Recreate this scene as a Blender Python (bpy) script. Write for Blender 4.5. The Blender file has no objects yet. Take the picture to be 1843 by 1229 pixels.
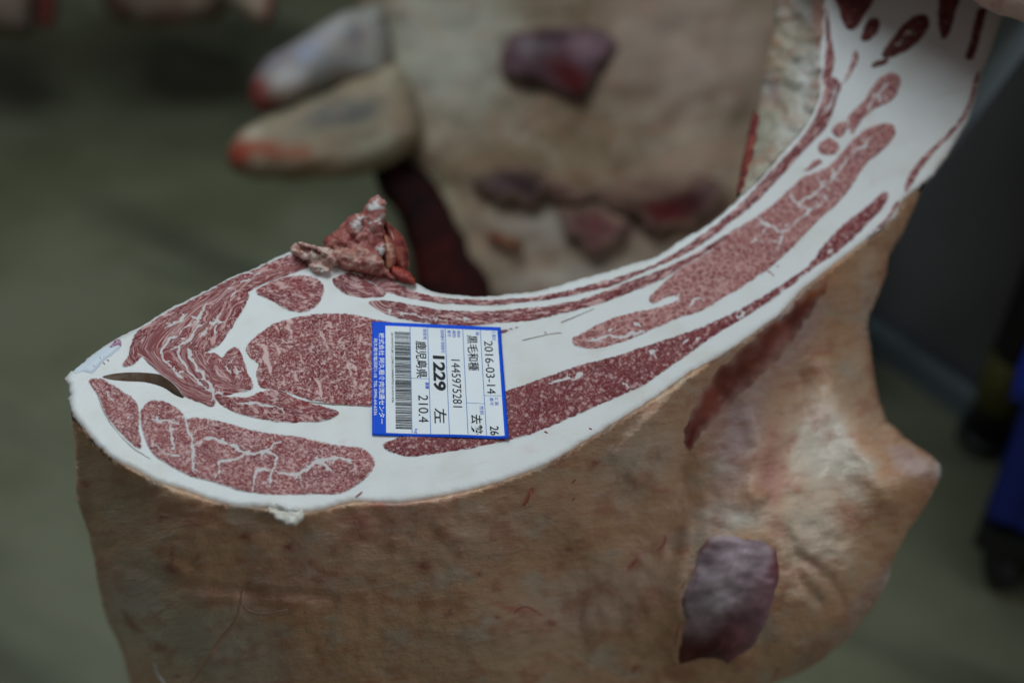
import bpy, math, random
import numpy as np
from mathutils import Vector, noise as mnoise
from mathutils.geometry import delaunay_2d_cdt

# ------------------------------------------------------------------ camera, light, exposure
sc = bpy.context.scene
col = sc.collection
PW, PH, LENS = 1843.0, 1229.0, 50.0
FPX = PW * LENS / 36.0
PITCH = math.radians(42)
CAM = np.array([0.0, 0.0, 1.95])
RT = np.array([1.0, 0, 0]); FW = np.array([0, math.cos(PITCH), -math.sin(PITCH)]); UPV = np.array([0, math.sin(PITCH), math.cos(PITCH)])
cd = bpy.data.cameras.new('camera'); cam = bpy.data.objects.new('camera', cd); col.objects.link(cam)
cam.location = CAM; cam.rotation_euler = (math.pi / 2 - PITCH, 0, 0)
cd.lens = LENS; cd.sensor_width = 36; cd.clip_start = 0.05; cd.clip_end = 200
cd.dof.use_dof = True; cd.dof.focus_distance = 1.25; cd.dof.aperture_fstop = 1.8
sc.camera = cam

w = bpy.data.worlds.new('World'); sc.world = w; w.use_nodes = True
w.node_tree.nodes['Background'].inputs[0].default_value = (0.98, 0.98, 1.0, 1)
w.node_tree.nodes['Background'].inputs[1].default_value = 0.115

def area(name, loc, target, sx, sy, power, color):
    l = bpy.data.lights.new(name, 'AREA'); l.shape = 'RECTANGLE'; l.size = sx; l.size_y = sy; l.energy = power; l.color = color
    o = bpy.data.objects.new(name, l); col.objects.link(o); o.location = loc
    o.rotation_euler = (Vector(target) - Vector(loc)).to_track_quat('-Z', 'Y').to_euler()
    return o
area('ceiling_lamp', (-0.5, 1.5, 3.4), (-0.1, 1.0, 1.0), 1.6, 0.9, 38, (0.83, 0.95, 1.02))
area('ceiling_lamp', (2.3, 0.1, 2.2), (0.4, 1.0, 0.8), 1.8, 1.4, 12.5, (0.93, 0.97, 1.0))
area('ceiling_lamp', (0.3, 3.1, 3.6), (0.2, 2.3, 0.3), 2.6, 0.6, 14, (0.88, 1.0, 0.96))

sc.view_settings.view_transform = 'Standard'; sc.view_settings.look = 'None'
sc.view_settings.exposure = 0.0; sc.view_settings.gamma = 1.0
sc.cycles.use_denoising = True

rng = np.random.default_rng(7); random.seed(7)

# ------------------------------------------------------------------ geometry of the view (photo pixel -> point at a depth)
def W(px, py, z):
    px = np.asarray(px, float); py = np.asarray(py, float); z = np.asarray(z, float)
    x = (px - PW / 2) / FPX * z; y = -(py - PH / 2) / FPX * z
    return CAM + x[..., None] * RT + y[..., None] * UPV + z[..., None] * FW
def to_px(P):
    d = np.asarray(P) - CAM
    z = d @ FW
    return np.stack([PW / 2 + FPX * (d @ RT) / z, PH / 2 - FPX * (d @ UPV) / z, z], -1)
D1 = np.array([1, -.04, .16]); D2 = np.array([-.276, 3.344, 2.56])
NC = np.cross(D1, D2); NC /= np.linalg.norm(NC)
if NC[2] > 0: NC = -NC
P0 = np.array([(790 - PW / 2) / FPX, -(690 - PH / 2) / FPX, 1]) * 1.27
NW = NC[0] * RT + NC[1] * UPV + NC[2] * FW          # upward normal of the cut
def zface(px, py):
    px = np.asarray(px, float); py = np.asarray(py, float)
    zp = (NC @ P0) / (NC[0] * (px - PW / 2) / FPX - NC[1] * (py - PH / 2) / FPX + NC[2])
    k = 0.035
    return zp - 0.74 * k * np.logaddexp(0, (zp - 1.47) / k)
def zfloor(px, py):
    dz = -(np.asarray(py, float) - PH / 2) / FPX * UPV[2] + FW[2]
    return -CAM[2] / dz
def floor_pt(px, py): return W(px, py, zfloor(px, py))

# ------------------------------------------------------------------ 2D helpers
def A(*v): return np.array(v, float).reshape(-1, 2)
def smooth(poly, step, closed=True, tens=0.5):
    p = np.asarray(poly, float); n = len(p); out = []
    rg = range(n) if closed else range(n - 1)
    for i in rg:
        if closed: a, b, c, d = p[i - 1], p[i], p[(i + 1) % n], p[(i + 2) % n]
        else: a, b, c, d = p[max(i - 1, 0)], p[i], p[i + 1], p[min(i + 2, n - 1)]
        m = max(1, int(np.linalg.norm(c - b) / step))
        t = (np.arange(m) / m)[:, None]
        m1 = (c - a) * tens; m2 = (d - b) * tens
        L = np.linalg.norm(c - b)
        for mm in (m1, m2):
            l = np.linalg.norm(mm)
            if l > L: mm *= L / l
        out.append((2 * t**3 - 3 * t**2 + 1) * b + (t**3 - 2 * t**2 + t) * m1 + (-2 * t**3 + 3 * t**2) * c + (t**3 - t**2) * m2)
    if not closed: out.append(p[-1:])
    return np.concatenate(out)
def inside(pts, poly):
    x, y = pts[:, 0], pts[:, 1]; r = np.zeros(len(pts), bool)
    a = poly; b = np.roll(poly, -1, 0)
    for (x1, y1), (x2, y2) in zip(a, b):
        c = (y1 > y) != (y2 > y)
        if y1 != y2: r ^= c & (x < (x2 - x1) * (y - y1) / (y2 - y1) + x1)
    return r
def dist(pts, line, closed=False):
    """distance, signed side and arc length along the nearest segment of a polyline"""
    a = line if closed else line[:-1]; b = np.roll(line, -1, 0) if closed else line[1:]
    ab = b - a; L = np.linalg.norm(ab, axis=1); L[L == 0] = 1e-9
    cum = np.concatenate([[0], np.cumsum(L)[:-1]])
    D = np.empty(len(pts)); S = np.empty(len(pts)); T = np.empty(len(pts))
    for i in range(0, len(pts), 4000):
        p = pts[i:i + 4000, None, :] - a[None]
        t = np.clip((p * ab).sum(-1) / (L * L), 0, 1)
        e = p - t[..., None] * ab
        d2 = (e * e).sum(-1); k = d2.argmin(1); r = np.arange(len(k))
        D[i:i + 4000] = np.sqrt(d2[r, k]); T[i:i + 4000] = cum[k] + t[r, k] * L[k]
        ek = e[r, k]; S[i:i + 4000] = np.sign(ab[k, 0] * ek[:, 1] - ab[k, 1] * ek[:, 0])
    return D, S, T
def nz(x, y, s, seed=0.0): 
    return np.array([mnoise.noise((a / s, b / s, seed)) for a, b in zip(x, y)])
def jitter(poly, amp, scale, seed):
    p = np.asarray(poly)
    return p + np.stack([nz(p[:, 0], p[:, 1], scale, seed), nz(p[:, 0], p[:, 1], scale, seed + 31.7)], -1) * amp
def cdt(outer, holes, sp):
    polys = [outer] + list(holes)
    mn, mx = outer.min(0), outer.max(0)
    xs = np.arange(mn[0], mx[0], sp); ys = np.arange(mn[1], mx[1], sp * .866)
    gx, gy = np.meshgrid(xs, ys); gx = gx + (np.arange(len(ys)) % 2)[:, None] * sp / 2
    g = np.stack([gx.ravel(), gy.ravel()], -1) + rng.uniform(-.12, .12, (gx.size, 2)) * sp
    m = inside(g, outer)
    for h in holes: m &= ~inside(g, h)
    g = g[m]
    if len(g):
        d = np.full(len(g), 1e9)
        for p in polys: d = np.minimum(d, dist(g, p, True)[0])
        g = g[d > sp * .55]
    vs, es, o = [], [], 0
    for p in polys:
        vs.append(p); k = np.arange(len(p)); es += [(o + int(i), o + int((i + 1) % len(p))) for i in k]; o += len(p)
    vs = np.concatenate(vs + [g])
    r = delaunay_2d_cdt([Vector(v) for v in vs], es, [], 0, 1e-5)
    V = np.array([(v[0], v[1]) for v in r[0]]); T = np.array([f for f in r[2] if len(f) == 3])
    c = V[T].mean(1); m = inside(c, outer)
    for h in holes: m &= ~inside(c, h)
    T = T[m]
    a, b, c = V[T[:, 0]], V[T[:, 1]], V[T[:, 2]]
    ar = (b[:, 0] - a[:, 0]) * (c[:, 1] - a[:, 1]) - (b[:, 1] - a[:, 1]) * (c[:, 0] - a[:, 0])
    T = T[np.abs(ar) > 1e-4]; ar = ar[np.abs(ar) > 1e-4]
    T[ar > 0] = T[ar > 0][:, ::-1]          # y runs down in the picture: face the camera
    used = np.zeros(len(V), bool); used[T.ravel()] = True
    idx = np.cumsum(used) - 1
    return V[used], idx[T]

# ------------------------------------------------------------------ objects
ORG = {}
def link(o, parent):
    col.objects.link(o)
    if parent is not None: o.parent = parent
    return o
def thing(name, loc, label, cat, group=None):
    o = bpy.data.objects.new(name, None); o.empty_display_size = .05; col.objects.link(o); o.location = loc
    ORG[o.name] = np.array(loc, float)
    o['label'] = label; o['category'] = cat
    if group: o['group'] = group
    return o
def mesh(name, V, Fc, mat, parent=None, label=None, attrs=None, smoothed=True, origin=None):
    org = ORG[parent.name] if parent is not None else (np.zeros(3) if origin is None else np.asarray(origin, float))
    me = bpy.data.meshes.new(name)
    me.from_pydata((np.asarray(V) - org).tolist(), [], [tuple(int(i) for i in f) for f in Fc])
    for k, a in (attrs or {}).items():
        a = np.asarray(a, float)
        if a.ndim == 1:
            t = me.attributes.new(k, 'FLOAT', 'POINT'); t.data.foreach_set('value', a.ravel())
        else:
            t = me.attributes.new(k, 'FLOAT_VECTOR', 'POINT'); t.data.foreach_set('vector', a.ravel())
    me.materials.append(mat); me.update()
    if smoothed: me.polygons.foreach_set('use_smooth', [True] * len(me.polygons))
    o = bpy.data.objects.new(name, me); link(o, parent)
    if parent is None: o.location = org
    ORG[o.name] = org
    if label: o['label'] = label
    return o

# ------------------------------------------------------------------ node helper
class NT:
    def __init__(s, name):
        s.m = bpy.data.materials.new(name); s.m.use_nodes = True; s.t = s.m.node_tree; s.b = s.t.nodes['Principled BSDF']
    def n(s, kind, **kw):
        o = s.t.nodes.new(kind)
        for k, v in kw.items(): setattr(o, k, v)
        return o
    def put(s, sock, v):
        if isinstance(v, (int, float)): sock.default_value = v
        elif isinstance(v, (tuple, list)):
            sock.default_value = tuple(v) + ((1,) if len(v) == 3 and sock.type == 'RGBA' else ())
        else: s.t.links.new(v, sock)
    def attr(s, name, vec=False):
        o = s.n('ShaderNodeAttribute', attribute_name=name); return o.outputs['Vector' if vec else 'Fac']
    def math(s, op, a, b=0.0, c=0.0, clamp=False):
        o = s.n('ShaderNodeMath', operation=op); o.use_clamp = clamp
        for i, v in enumerate((a, b, c)): s.put(o.inputs[i], v)
        return o.outputs[0]
    def vmath(s, op, a, b):
        o = s.n('ShaderNodeVectorMath', operation=op); s.put(o.inputs[0], a); s.put(o.inputs[1], b); return o.outputs[0]
    def noise(s, v, scale, detail=2.0, rough=.5, color=False, dist=0.0):
        o = s.n('ShaderNodeTexNoise'); s.put(o.inputs['Vector'], v); o.inputs['Scale'].default_value = scale
        o.inputs['Detail'].default_value = detail; o.inputs['Roughness'].default_value = rough; o.inputs['Distortion'].default_value = dist
        return o.outputs['Color' if color else 'Fac']
    def vor(s, v, scale, feature='F1', rand=1.0):
        o = s.n('ShaderNodeTexVoronoi', feature=feature); s.put(o.inputs['Vector'], v); o.inputs['Scale'].default_value = scale
        o.inputs['Randomness'].default_value = rand; return o.outputs['Distance']
    def step(s, v, lo, hi, a=0.0, b=1.0):
        o = s.n('ShaderNodeMapRange', interpolation_type='SMOOTHSTEP'); s.put(o.inputs[0], v)
        for i, q in zip((1, 2, 3, 4), (lo, hi, a, b)): o.inputs[i].default_value = q
        return o.outputs[0]
    def mix(s, f, a, b):
        o = s.n('ShaderNodeMix', data_type='RGBA'); s.put(o.inputs[0], f); s.put(o.inputs[6], a); s.put(o.inputs[7], b); return o.outputs[2]
    def scale(s, v, x, y, z=1.0, rot=0.0):
        if rot:                                   # turn first, then stretch
            r = s.n('ShaderNodeMapping'); s.put(r.inputs[0], v); r.inputs['Rotation'].default_value = (0, 0, rot); v = r.outputs[0]
        o = s.n('ShaderNodeMapping'); s.put(o.inputs[0], v); o.inputs['Scale'].default_value = (x, y, z)
        return o.outputs[0]
    def bump(s, h, strength, d=0.001, normal=None):
        o = s.n('ShaderNodeBump'); o.inputs['Strength'].default_value = strength; o.inputs['Distance'].default_value = d; s.put(o.inputs['Height'], h)
        if normal is not None: s.put(o.inputs['Normal'], normal)
        return o.outputs[0]
    def done(s, color, rough=.5, normal=None, spec=.5, sss=0.0, metal=0.0, coat=0.0):
        b = s.b; s.put(b.inputs['Base Color'], color); s.put(b.inputs['Roughness'], rough); b.inputs['Specular IOR Level'].default_value = spec
        b.inputs['Metallic'].default_value = metal
        if normal is not None: s.put(b.inputs['Normal'], normal)
        if sss: b.inputs['Subsurface Weight'].default_value = sss; b.inputs['Subsurface Radius'].default_value = (.006, .003, .002); b.inputs['Subsurface Scale'].default_value = 1.0
        if coat: b.inputs['Coat Weight'].default_value = coat; b.inputs['Coat Roughness'].default_value = .25
        return s.m
FAT = (0.70, 0.705, 0.69)
PINK = (0.66, 0.43, 0.405)

def muscle_mat(name, dark, mid, thr=.53, fleck=(1.0, 1.0), ridge=.06, cell=0.0, cellw=.07, cell2=0.0, streak=None, amount=.85, edge=(0.0, 5.0), dots=0.0, light=PINK, cellmix=.75):
    t = NT(name); uv = t.attr('flow', True)                       # units of 10 photo pixels (about 5 mm)
    wob = t.vmath('SCALE', t.vmath('SUBTRACT', t.noise(uv, .45, 2, color=True), (.5, .5, .5)), (0, 0, 0))
    t.t.nodes[-1].inputs['Scale'].default_value = 1.6
    p = t.vmath('ADD', uv, wob)
    big = t.noise(uv, .22, 3); mid_n = t.noise(p, .8, 2)
    red = t.mix(t.step(big, .35, .68), dark, mid)
    red = t.mix(t.step(mid_n, .45, .75, 0, .55), red, mid)
    # flecks of fat: blobs and worm-like ridges, more of them in some places than in others
    q = t.scale(p, *fleck)
    dn = t.noise(uv, .33, 2)
    blob = t.math('ADD', t.noise(q, 1.4, 2.5, .55), t.math('MULTIPLY', t.math('SUBTRACT', dn, .5), .30))
    f0 = t.step(blob, thr - .05, thr + .07, 0, .95)
    r1 = t.math('ABSOLUTE', t.math('SUBTRACT', t.noise(t.vmath('ADD', q, (31, 7, 3)), 1.6, 1.5), .5))
    f1 = t.step(t.math('DIVIDE', r1, t.step(dn, .3, .7, .6, 1.4)), 0, ridge, 1, 0)
    fine = t.step(t.noise(t.vmath('ADD', t.scale(p, fleck[0] * 1.6, fleck[1] * 1.6), (5, 21, 8)), 1.6, 2.5, .6), .50, .64, 0, .38)
    fat = t.math('MULTIPLY', t.math('MAXIMUM', t.math('MAXIMUM', f0, f1), fine), amount)
    if dots:
        v = t.vor(p, 1.25, 'SMOOTH_F1'); fat = t.math('MAXIMUM', fat, t.math('MULTIPLY', t.step(v, .12, .42, 1, 0), dots))
    if streak:
        sx, sy, amt, rot = streak
        st = t.noise(t.scale(p, sx, sy, 1, rot), .5, 2.5, .55); fat = t.math('MAXIMUM', fat, t.math('MULTIPLY', t.step(st, .56, .66), amt))
    if cell:
        c = t.vor(p, cell, 'DISTANCE_TO_EDGE'); brk = t.step(t.noise(uv, .9, 2), .3, .6, .25, 1)
        fat = t.math('MAXIMUM', fat, t.math('MULTIPLY', t.math('MULTIPLY', t.step(c, cellw * .4, cellw, 1, 0), brk), cellmix))
    white = t.math('MULTIPLY', t.attr('vein'), 1.0)
    white = t.step(t.math('ADD', white, t.math('MULTIPLY', t.math('SUBTRACT', t.noise(uv, 2.2, 2), .5), .55)), .36, .70, 0, .92)
    if cell2:
        c = t.vor(t.vmath('ADD', p, (9, 4, 0)), cell2, 'DISTANCE_TO_EDGE'); brk = t.step(t.noise(t.vmath('ADD', uv, (3, 50, 0)), .35, 2), .46, .62)
        white = t.math('MAXIMUM', white, t.math('MULTIPLY', t.math('MULTIPLY', t.step(c, .012, .075, 1, 0), brk), .9))
    e = t.math('ADD', t.attr('edge'), t.math('MULTIPLY', t.math('SUBTRACT', t.noise(uv, 1.6, 3), .5), -9.0))
    ew = t.step(e, edge[0], edge[1], 1, 0)
    c = t.mix(fat, red, light); c = t.mix(white, c, (.63, .60, .59)); c = t.mix(ew, c, FAT)
    h = t.math('ADD', t.math('MULTIPLY', fat, .6), t.math('MULTIPLY', t.noise(uv, 3.0, 3), .5))
    return t.done(c, t.step(t.noise(uv, .7, 2), .3, .7, .42, .6), t.bump(h, .3, .0006), .14)

def fat_mat(name, base=FAT, tint=(0.62, 0.60, 0.53), lines=.3, sss=.12):
    t = NT(name); uv = t.attr('flow', True)
    a = t.noise(t.scale(uv, .12, .5, 1, .28), .9, 4, .6); b = t.noise(uv, .12, 3); g = t.noise(uv, 2.5, 3)
    c = t.mix(t.step(b, .45, .75, 0, .6), base, tint)
    ln = t.step(t.noise(t.scale(uv, .05, 1.1, 1, .3), 1.1, 3, .7), .6, .72, 0, lines)
    c = t.mix(ln, c, (.50, .46, .40))
    pk = t.step(t.noise(t.vmath('ADD', uv, (40, 3, 1)), .16, 3), .62, .8, 0, .35); c = t.mix(pk, c, (.62, .40, .37))
    h = t.math('ADD', t.math('MULTIPLY', a, .8), t.math('MULTIPLY', g, .25))
    return t.done(c, t.step(g, .3, .7, .38, .55), t.bump(h, .4, .0009), .4, sss)

def skin_mat(name, bump=.8, spec=.4, fib=(.26, .8, .2), speck=1.0, rough=(.34, .58), pale=1.0, red=1.0):
    """outer carcass surface: albedo attribute 'col' with fibres, mottling and blood specks"""
    t = NT(name); uv = t.attr('flow', True); base = t.attr('col', True)
    fibn = t.noise(t.scale(uv, fib[0], fib[1], 1, fib[2]), .75, 5, .62, dist=.6)
    mot = t.noise(uv, .16, 4, .6); fine = t.noise(uv, .9, 4, .65)
    c = t.mix(t.step(mot, .47, .66, 0, .75 * red), base, t.mix(.8, base, (.38, .15, .09)))
    c = t.mix(t.step(t.noise(t.vmath('ADD', uv, (60, 9, 0)), .11, 4, .6), .52, .68, 0, .6 * pale), c, (.50, .44, .34))
    c = t.mix(t.step(fibn, .52, .70, 0, .34 * pale), c, (.60, .49, .38))
    c = t.mix(t.step(fibn, .46, .30, 0, .4), c, t.mix(.7, c, (.30, .13, .08)))
    c = t.mix(t.step(fine, .56, .72, 0, .26 * pale), c, (.62, .52, .42))
    if speck:
        sp = t.noise(t.scale(t.vmath('ADD', uv, (17, 80, 0)), .6, 1, 1, fib[2]), .55, 3, .55)
        c = t.mix(t.step(sp, .685, .76, 0, .75 * speck), c, (.30, .055, .04))
    h = t.math('ADD', t.math('MULTIPLY', fibn, .55), t.math('ADD', t.math('MULTIPLY', mot, 1.4), t.math('MULTIPLY', fine, .35)))
    return t.done(c, t.step(fine, .35, .65, *rough), t.bump(h, bump, .004), spec)

def raw_mat(name, cols, scale=.5, rough=.35, bump=.8, spec=.4):
    """torn meat and gristle: patches of several colours"""
    t = NT(name); uv = t.attr('flow', True)
    c = cols[0]
    for i, k in enumerate(cols[1:]):
        c = t.mix(t.step(t.noise(t.vmath('ADD', uv, (13.0 * i, 5, 2)), scale, 4, .6, dist=.8), .47, .58), c, k)
    h = t.noise(uv, scale * 1.6, 5, .65, dist=.7)
    return t.done(c, rough, t.bump(h, bump, .004), spec)

def plain(name, color, rough=.5, var=.12, scale=20, spec=.5, metal=0.0):
    t = NT(name); g = t.n('ShaderNodeNewGeometry').outputs['Position']
    n = t.noise(g, scale, 3); d = tuple(c * (1 - var * 2) for c in color)
    return t.done(t.mix(n, d, tuple(min(1, c * (1 + var)) for c in color)), t.step(n, .3, .7, rough * .85, min(1, rough * 1.15)), None, spec, 0, metal)

def painted(V, base, layers):
    """soft colour blotches, with painted shade on the rear carcass (x, y, rx, ry, angle in degrees, colour, strength)"""
    c = np.tile(np.array(base, float), (len(V), 1))
    wx = nz(V[:, 0], V[:, 1], 60, 3.3) * 22; wy = nz(V[:, 0], V[:, 1], 60, 8.1) * 22
    for x, y, rx, ry, ang, cc, s in layers:
        k = min(1.0, min(rx, ry) / 25)
        dx = V[:, 0] + wx * k - x; dy = V[:, 1] + wy * k - y; a = math.radians(ang); ca, sa = math.cos(a), math.sin(a)
        q = ((dx * ca + dy * sa) / rx) ** 2 + ((-dx * sa + dy * ca) / ry) ** 2
        wgt = (s * np.exp(-q ** 1.5))[:, None]; c = c * (1 - wgt) + np.array(cc) * wgt
    return c

def flow_px(V): return np.stack([V[:, 0] / 10, V[:, 1] / 10 / .8, np.zeros(len(V))], -1)
def flow_lines(V, lines):
    us, vs, ws = [], [], []
    off0 = None
    for ln in lines:
        D, S, T = dist(V, ln); o = 0.0
        if off0 is None: off0 = ln
        else:
            d, s, _ = dist(ln, off0); o = float(np.mean(d * s))
        us.append(T); vs.append(D * S + o); ws.append(1 / (D + 4) ** 2)
    us, vs, ws = map(np.array, (us, vs, ws)); sw = ws.sum(0)
    return np.stack([(us * ws).sum(0) / sw / 10, (vs * ws).sum(0) / sw / 10, np.zeros(len(V))], -1)

def relief(name, poly, zfun, mat, parent, sp=8, R=.03, rpx=40, back=.05, attrs=None, jit=(0, 10), label=None, bumpf=None, base=None, layers=(), smooth_step=None, seed=1.0):
    """closed solid: front at zfun rounded off towards the outline, back swelling away behind it"""
    o = smooth(poly, smooth_step or sp)
    if jit[0]: o = jitter(o, jit[0], jit[1], seed)
    V, T = cdt(o, [], sp); n = len(V)
    d = dist(V, o, True)[0]; k = np.clip(d / rpx, 0, 1); prof = np.sqrt(np.maximum(0, 1 - (1 - k) ** 2))
    zf = zfun(V[:, 0], V[:, 1]) + R * (1 - prof)
    if bumpf is not None: zf = zf + bumpf(V[:, 0], V[:, 1]) * np.clip(k * 2, .15, 1)
    zb = zfun(V[:, 0], V[:, 1]) + R + back * prof
    P = np.concatenate([W(V[:, 0], V[:, 1], zf), W(V[:, 0], V[:, 1], zb)])
    # share the rim
    onb = d < 1e-3; ren = np.arange(2 * n); ren[n:][onb] = np.arange(n)[onb]
    keep = np.ones(2 * n, bool); keep[n:][onb] = False; idx = np.cumsum(keep) - 1
    F2 = np.concatenate([T, ren[T[:, ::-1] + n]]); F2 = idx[F2]
    VV = np.concatenate([V, V]); cc = painted(VV, base, layers) if base is not None else None
    at = {'flow': flow_px(VV)[keep]}
    if cc is not None: at['col'] = cc[keep]
    return mesh(name, P[keep], F2, mat, parent, label, at)

def patch(name, poly, zfun, off, mat, parent, sp=6, edge_sink=.002, label=None, base=None, layers=(), jit=(2, 12), seed=2.0, veins=(), fl=None, puff=10.0, blend=None, grow=0.0):
    """a piece let into a surface: its rim dips below that surface and its middle stands a little proud"""
    o = smooth(poly, sp)
    if grow:
        tg = np.roll(o, -2, 0) - np.roll(o, 2, 0); tg /= np.linalg.norm(tg, axis=1)[:, None] + 1e-9
        ar = np.sum(o[:, 0] * np.roll(o[:, 1], -1) - np.roll(o[:, 0], -1) * o[:, 1]); o = o + np.stack([tg[:, 1], -tg[:, 0]], -1) * grow * np.sign(ar)
    o = jitter(o, jit[0], jit[1], seed); V, T = cdt(o, [], sp)
    d = dist(V, o, True)[0]; k = np.clip(d / puff, 0, 1)
    zz = zfun(V[:, 0], V[:, 1]) + edge_sink * (1 - k) - off * k
    at = {'flow': flow_px(V) if fl is None else flow_lines(V, fl), 'edge': d}
    vn = np.zeros(len(V))
    if len(veins):
        r_ = np.random.default_rng(int(seed * 10)); allv = [(smooth(l, 4, False), wd * .85) for l, wd in veins]
        for l, wd in list(allv):
            for _ in range(int(len(l) / 4.5)):
                i = r_.integers(0, len(l)); tg = l[min(i + 1, len(l) - 1)] - l[max(i - 1, 0)]; an = math.atan2(tg[1], tg[0]) + r_.choice([-1, 1]) * r_.uniform(.5, 1.4); ll = r_.uniform(6, 20); cv = r_.uniform(-.8, .8)
                allv.append((np.array([l[i] + [ll * q * math.cos(an + cv * q), .85 * ll * q * math.sin(an + cv * q)] for q in np.linspace(0, 1, 5)]), r_.uniform(.7, 1.25)))
        Vw = V + np.stack([nz(V[:, 0], V[:, 1], 13, seed + 1) * 5 + nz(V[:, 0], V[:, 1], 5, seed + 2) * 2, nz(V[:, 0], V[:, 1], 13, seed + 7) * 5 + nz(V[:, 0], V[:, 1], 5, seed + 8) * 2], -1)
        wmod = 1 + .55 * nz(V[:, 0], V[:, 1], 11, seed + 4)
        for l, wd in allv:
            D_, _, T_ = dist(Vw, l); Lt = np.linalg.norm(np.diff(l, axis=0), axis=1).sum(); tp = np.clip(np.minimum(T_, Lt - T_) / (.3 * Lt + 3) + .45, 0, 1)
            vn = np.maximum(vn, 1 - D_ / (2.0 * np.maximum(wd * tp, .6) * wmod))
    at['vein'] = np.clip(vn, 0, 1)
    if base is not None: at['col'] = painted(V, base, layers)
    if blend is not None:
        k = np.clip((d + 8 * nz(V[:, 0], V[:, 1], 18, seed)) / blend[1], 0, 1)[:, None]; at['col'] = at['col'] * k + np.array(blend[0]) * (1 - k)
    return mesh(name, W(V[:, 0], V[:, 1], zz), T, mat, parent, label, at)

def ribbon(name, line, wd, zfun, off, mat, parent, step=4, closed=False):
    """slim raised strand lying on a surface"""
    c = smooth(line, step, closed); c = jitter(c, .8, 9, 4.4); n = len(c)
    tg = np.gradient(c, axis=0); tg /= np.linalg.norm(tg, axis=1)[:, None] + 1e-9; nr = np.stack([-tg[:, 1], tg[:, 0]], -1)
    ww = wd * (0.35 + .65 * np.sin(np.linspace(.08, .97, n) * math.pi) ** .5)
    V, P = [], []
    for s, h in ((-1, -.4), (-.5, .8), (.5, .8), (1, -.4)):
        q = c + nr * (s * ww / 2)[:, None]; V.append(q); P.append(W(q[:, 0], q[:, 1], zfun(q[:, 0], q[:, 1]) - off * h))
    V = np.concatenate(V); P = np.concatenate(P)
    Fc = [(r * n + i, (r + 1) * n + i, (r + 1) * n + i + 1, r * n + i + 1) for r in range(3) for i in range(n - 1)]
    return mesh(name, P, Fc, mat, parent, None, {'flow': flow_px(V), 'edge': np.full(len(V), 30.0), 'vein': np.zeros(len(V))})

def box_mesh(cx, cy, cz, sx, sy, sz):
    v = [(cx + a * sx / 2, cy + b * sy / 2, cz + c * sz / 2) for a in (-1, 1) for b in (-1, 1) for c in (-1, 1)]
    return v, [(0, 1, 3, 2), (4, 6, 7, 5), (0, 4, 5, 1), (2, 3, 7, 6), (0, 2, 6, 4), (1, 5, 7, 3)]
def join(parts):
    V, Fc, o = [], [], 0
    for v, f in parts:
        V += list(v); Fc += [tuple(i + o for i in q) for q in f]; o += len(v)
    return np.array(V), Fc

# ------------------------------------------------------------------ setting: floor, wall
def floor_material():
    t = NT('wet_concrete'); g = t.n('ShaderNodeNewGeometry').outputs['Position']
    a = t.noise(g, 1.6, 4, .6); b = t.noise(t.scale(g, .5, 2.2, 1, .5), 1.4, 3, .5); s = t.noise(g, 9, 4, .6)
    c = t.mix(t.step(a, .35, .65), (.135, .142, .084), (.20, .21, .135))
    c = t.mix(t.step(b, .5, .68, 0, .75), c, (.065, .069, .048))
    c = t.mix(t.step(t.noise(g, .9, 3), .5, .7, 0, .6), c, (.10, .108, .052))
    c = t.mix(t.step(s, .70, .76, 0, .6), c, (.34, .36, .32))
    return t.done(c, t.step(a, .3, .7, .3, .6), t.bump(s, .25, .004), .4)
fv = [(-8, -3, 0), (8, -3, 0), (8, 12, 0), (-8, 12, 0)]
fl = mesh('floor', fv, [(0, 1, 2, 3)], floor_material(), smoothed=False); fl['kind'] = 'structure'

a0, a1 = floor_pt(1585, 652), floor_pt(1765, 779)
dirw = (a1 - a0); dirw[2] = 0; dirw /= np.linalg.norm(dirw); nrm = np.array([dirw[1], -dirw[0], 0])
if nrm[0] < 0: nrm = -nrm
wa, wb = a0 - dirw * 6, a1 + dirw * .55
wallm = plain('dark_wall_panel', (.14, .143, .146), .6, .15, 3)
V, Fc = [], []
for q in (wa, wb, wb + nrm * .1, wa + nrm * .1): V.append(q + nrm * .05)
V = [v for v in V] + [v + np.array([0, 0, 3.2]) for v in V]
Fc = [(0, 1, 5, 4), (1, 2, 6, 5), (2, 3, 7, 6), (3, 0, 4, 7), (4, 5, 6, 7), (3, 2, 1, 0)]
wl = mesh('wall', np.array(V), Fc, wallm, smoothed=False); wl['kind'] = 'structure'
V = []
for k, (q, h) in enumerate(((0, 0), (.048, 0), (.048, .05), (.012, .075), (0, .06))):
    V += [wa + nrm * q + np.array([0, 0, h]), wb + nrm * q + np.array([0, 0, h])]
Fc = [(2 * i, 2 * i + 1, 2 * ((i + 1) % 5) + 1, 2 * ((i + 1) % 5)) for i in range(5)] + [(0, 2, 4, 6, 8), (9, 7, 5, 3, 1)]
kb = mesh('kerb', np.array(V), Fc, plain('kerb_steel', (.13, .17, .19), .45, .15, 12, .5), smoothed=False); kb['kind'] = 'structure'

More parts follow.
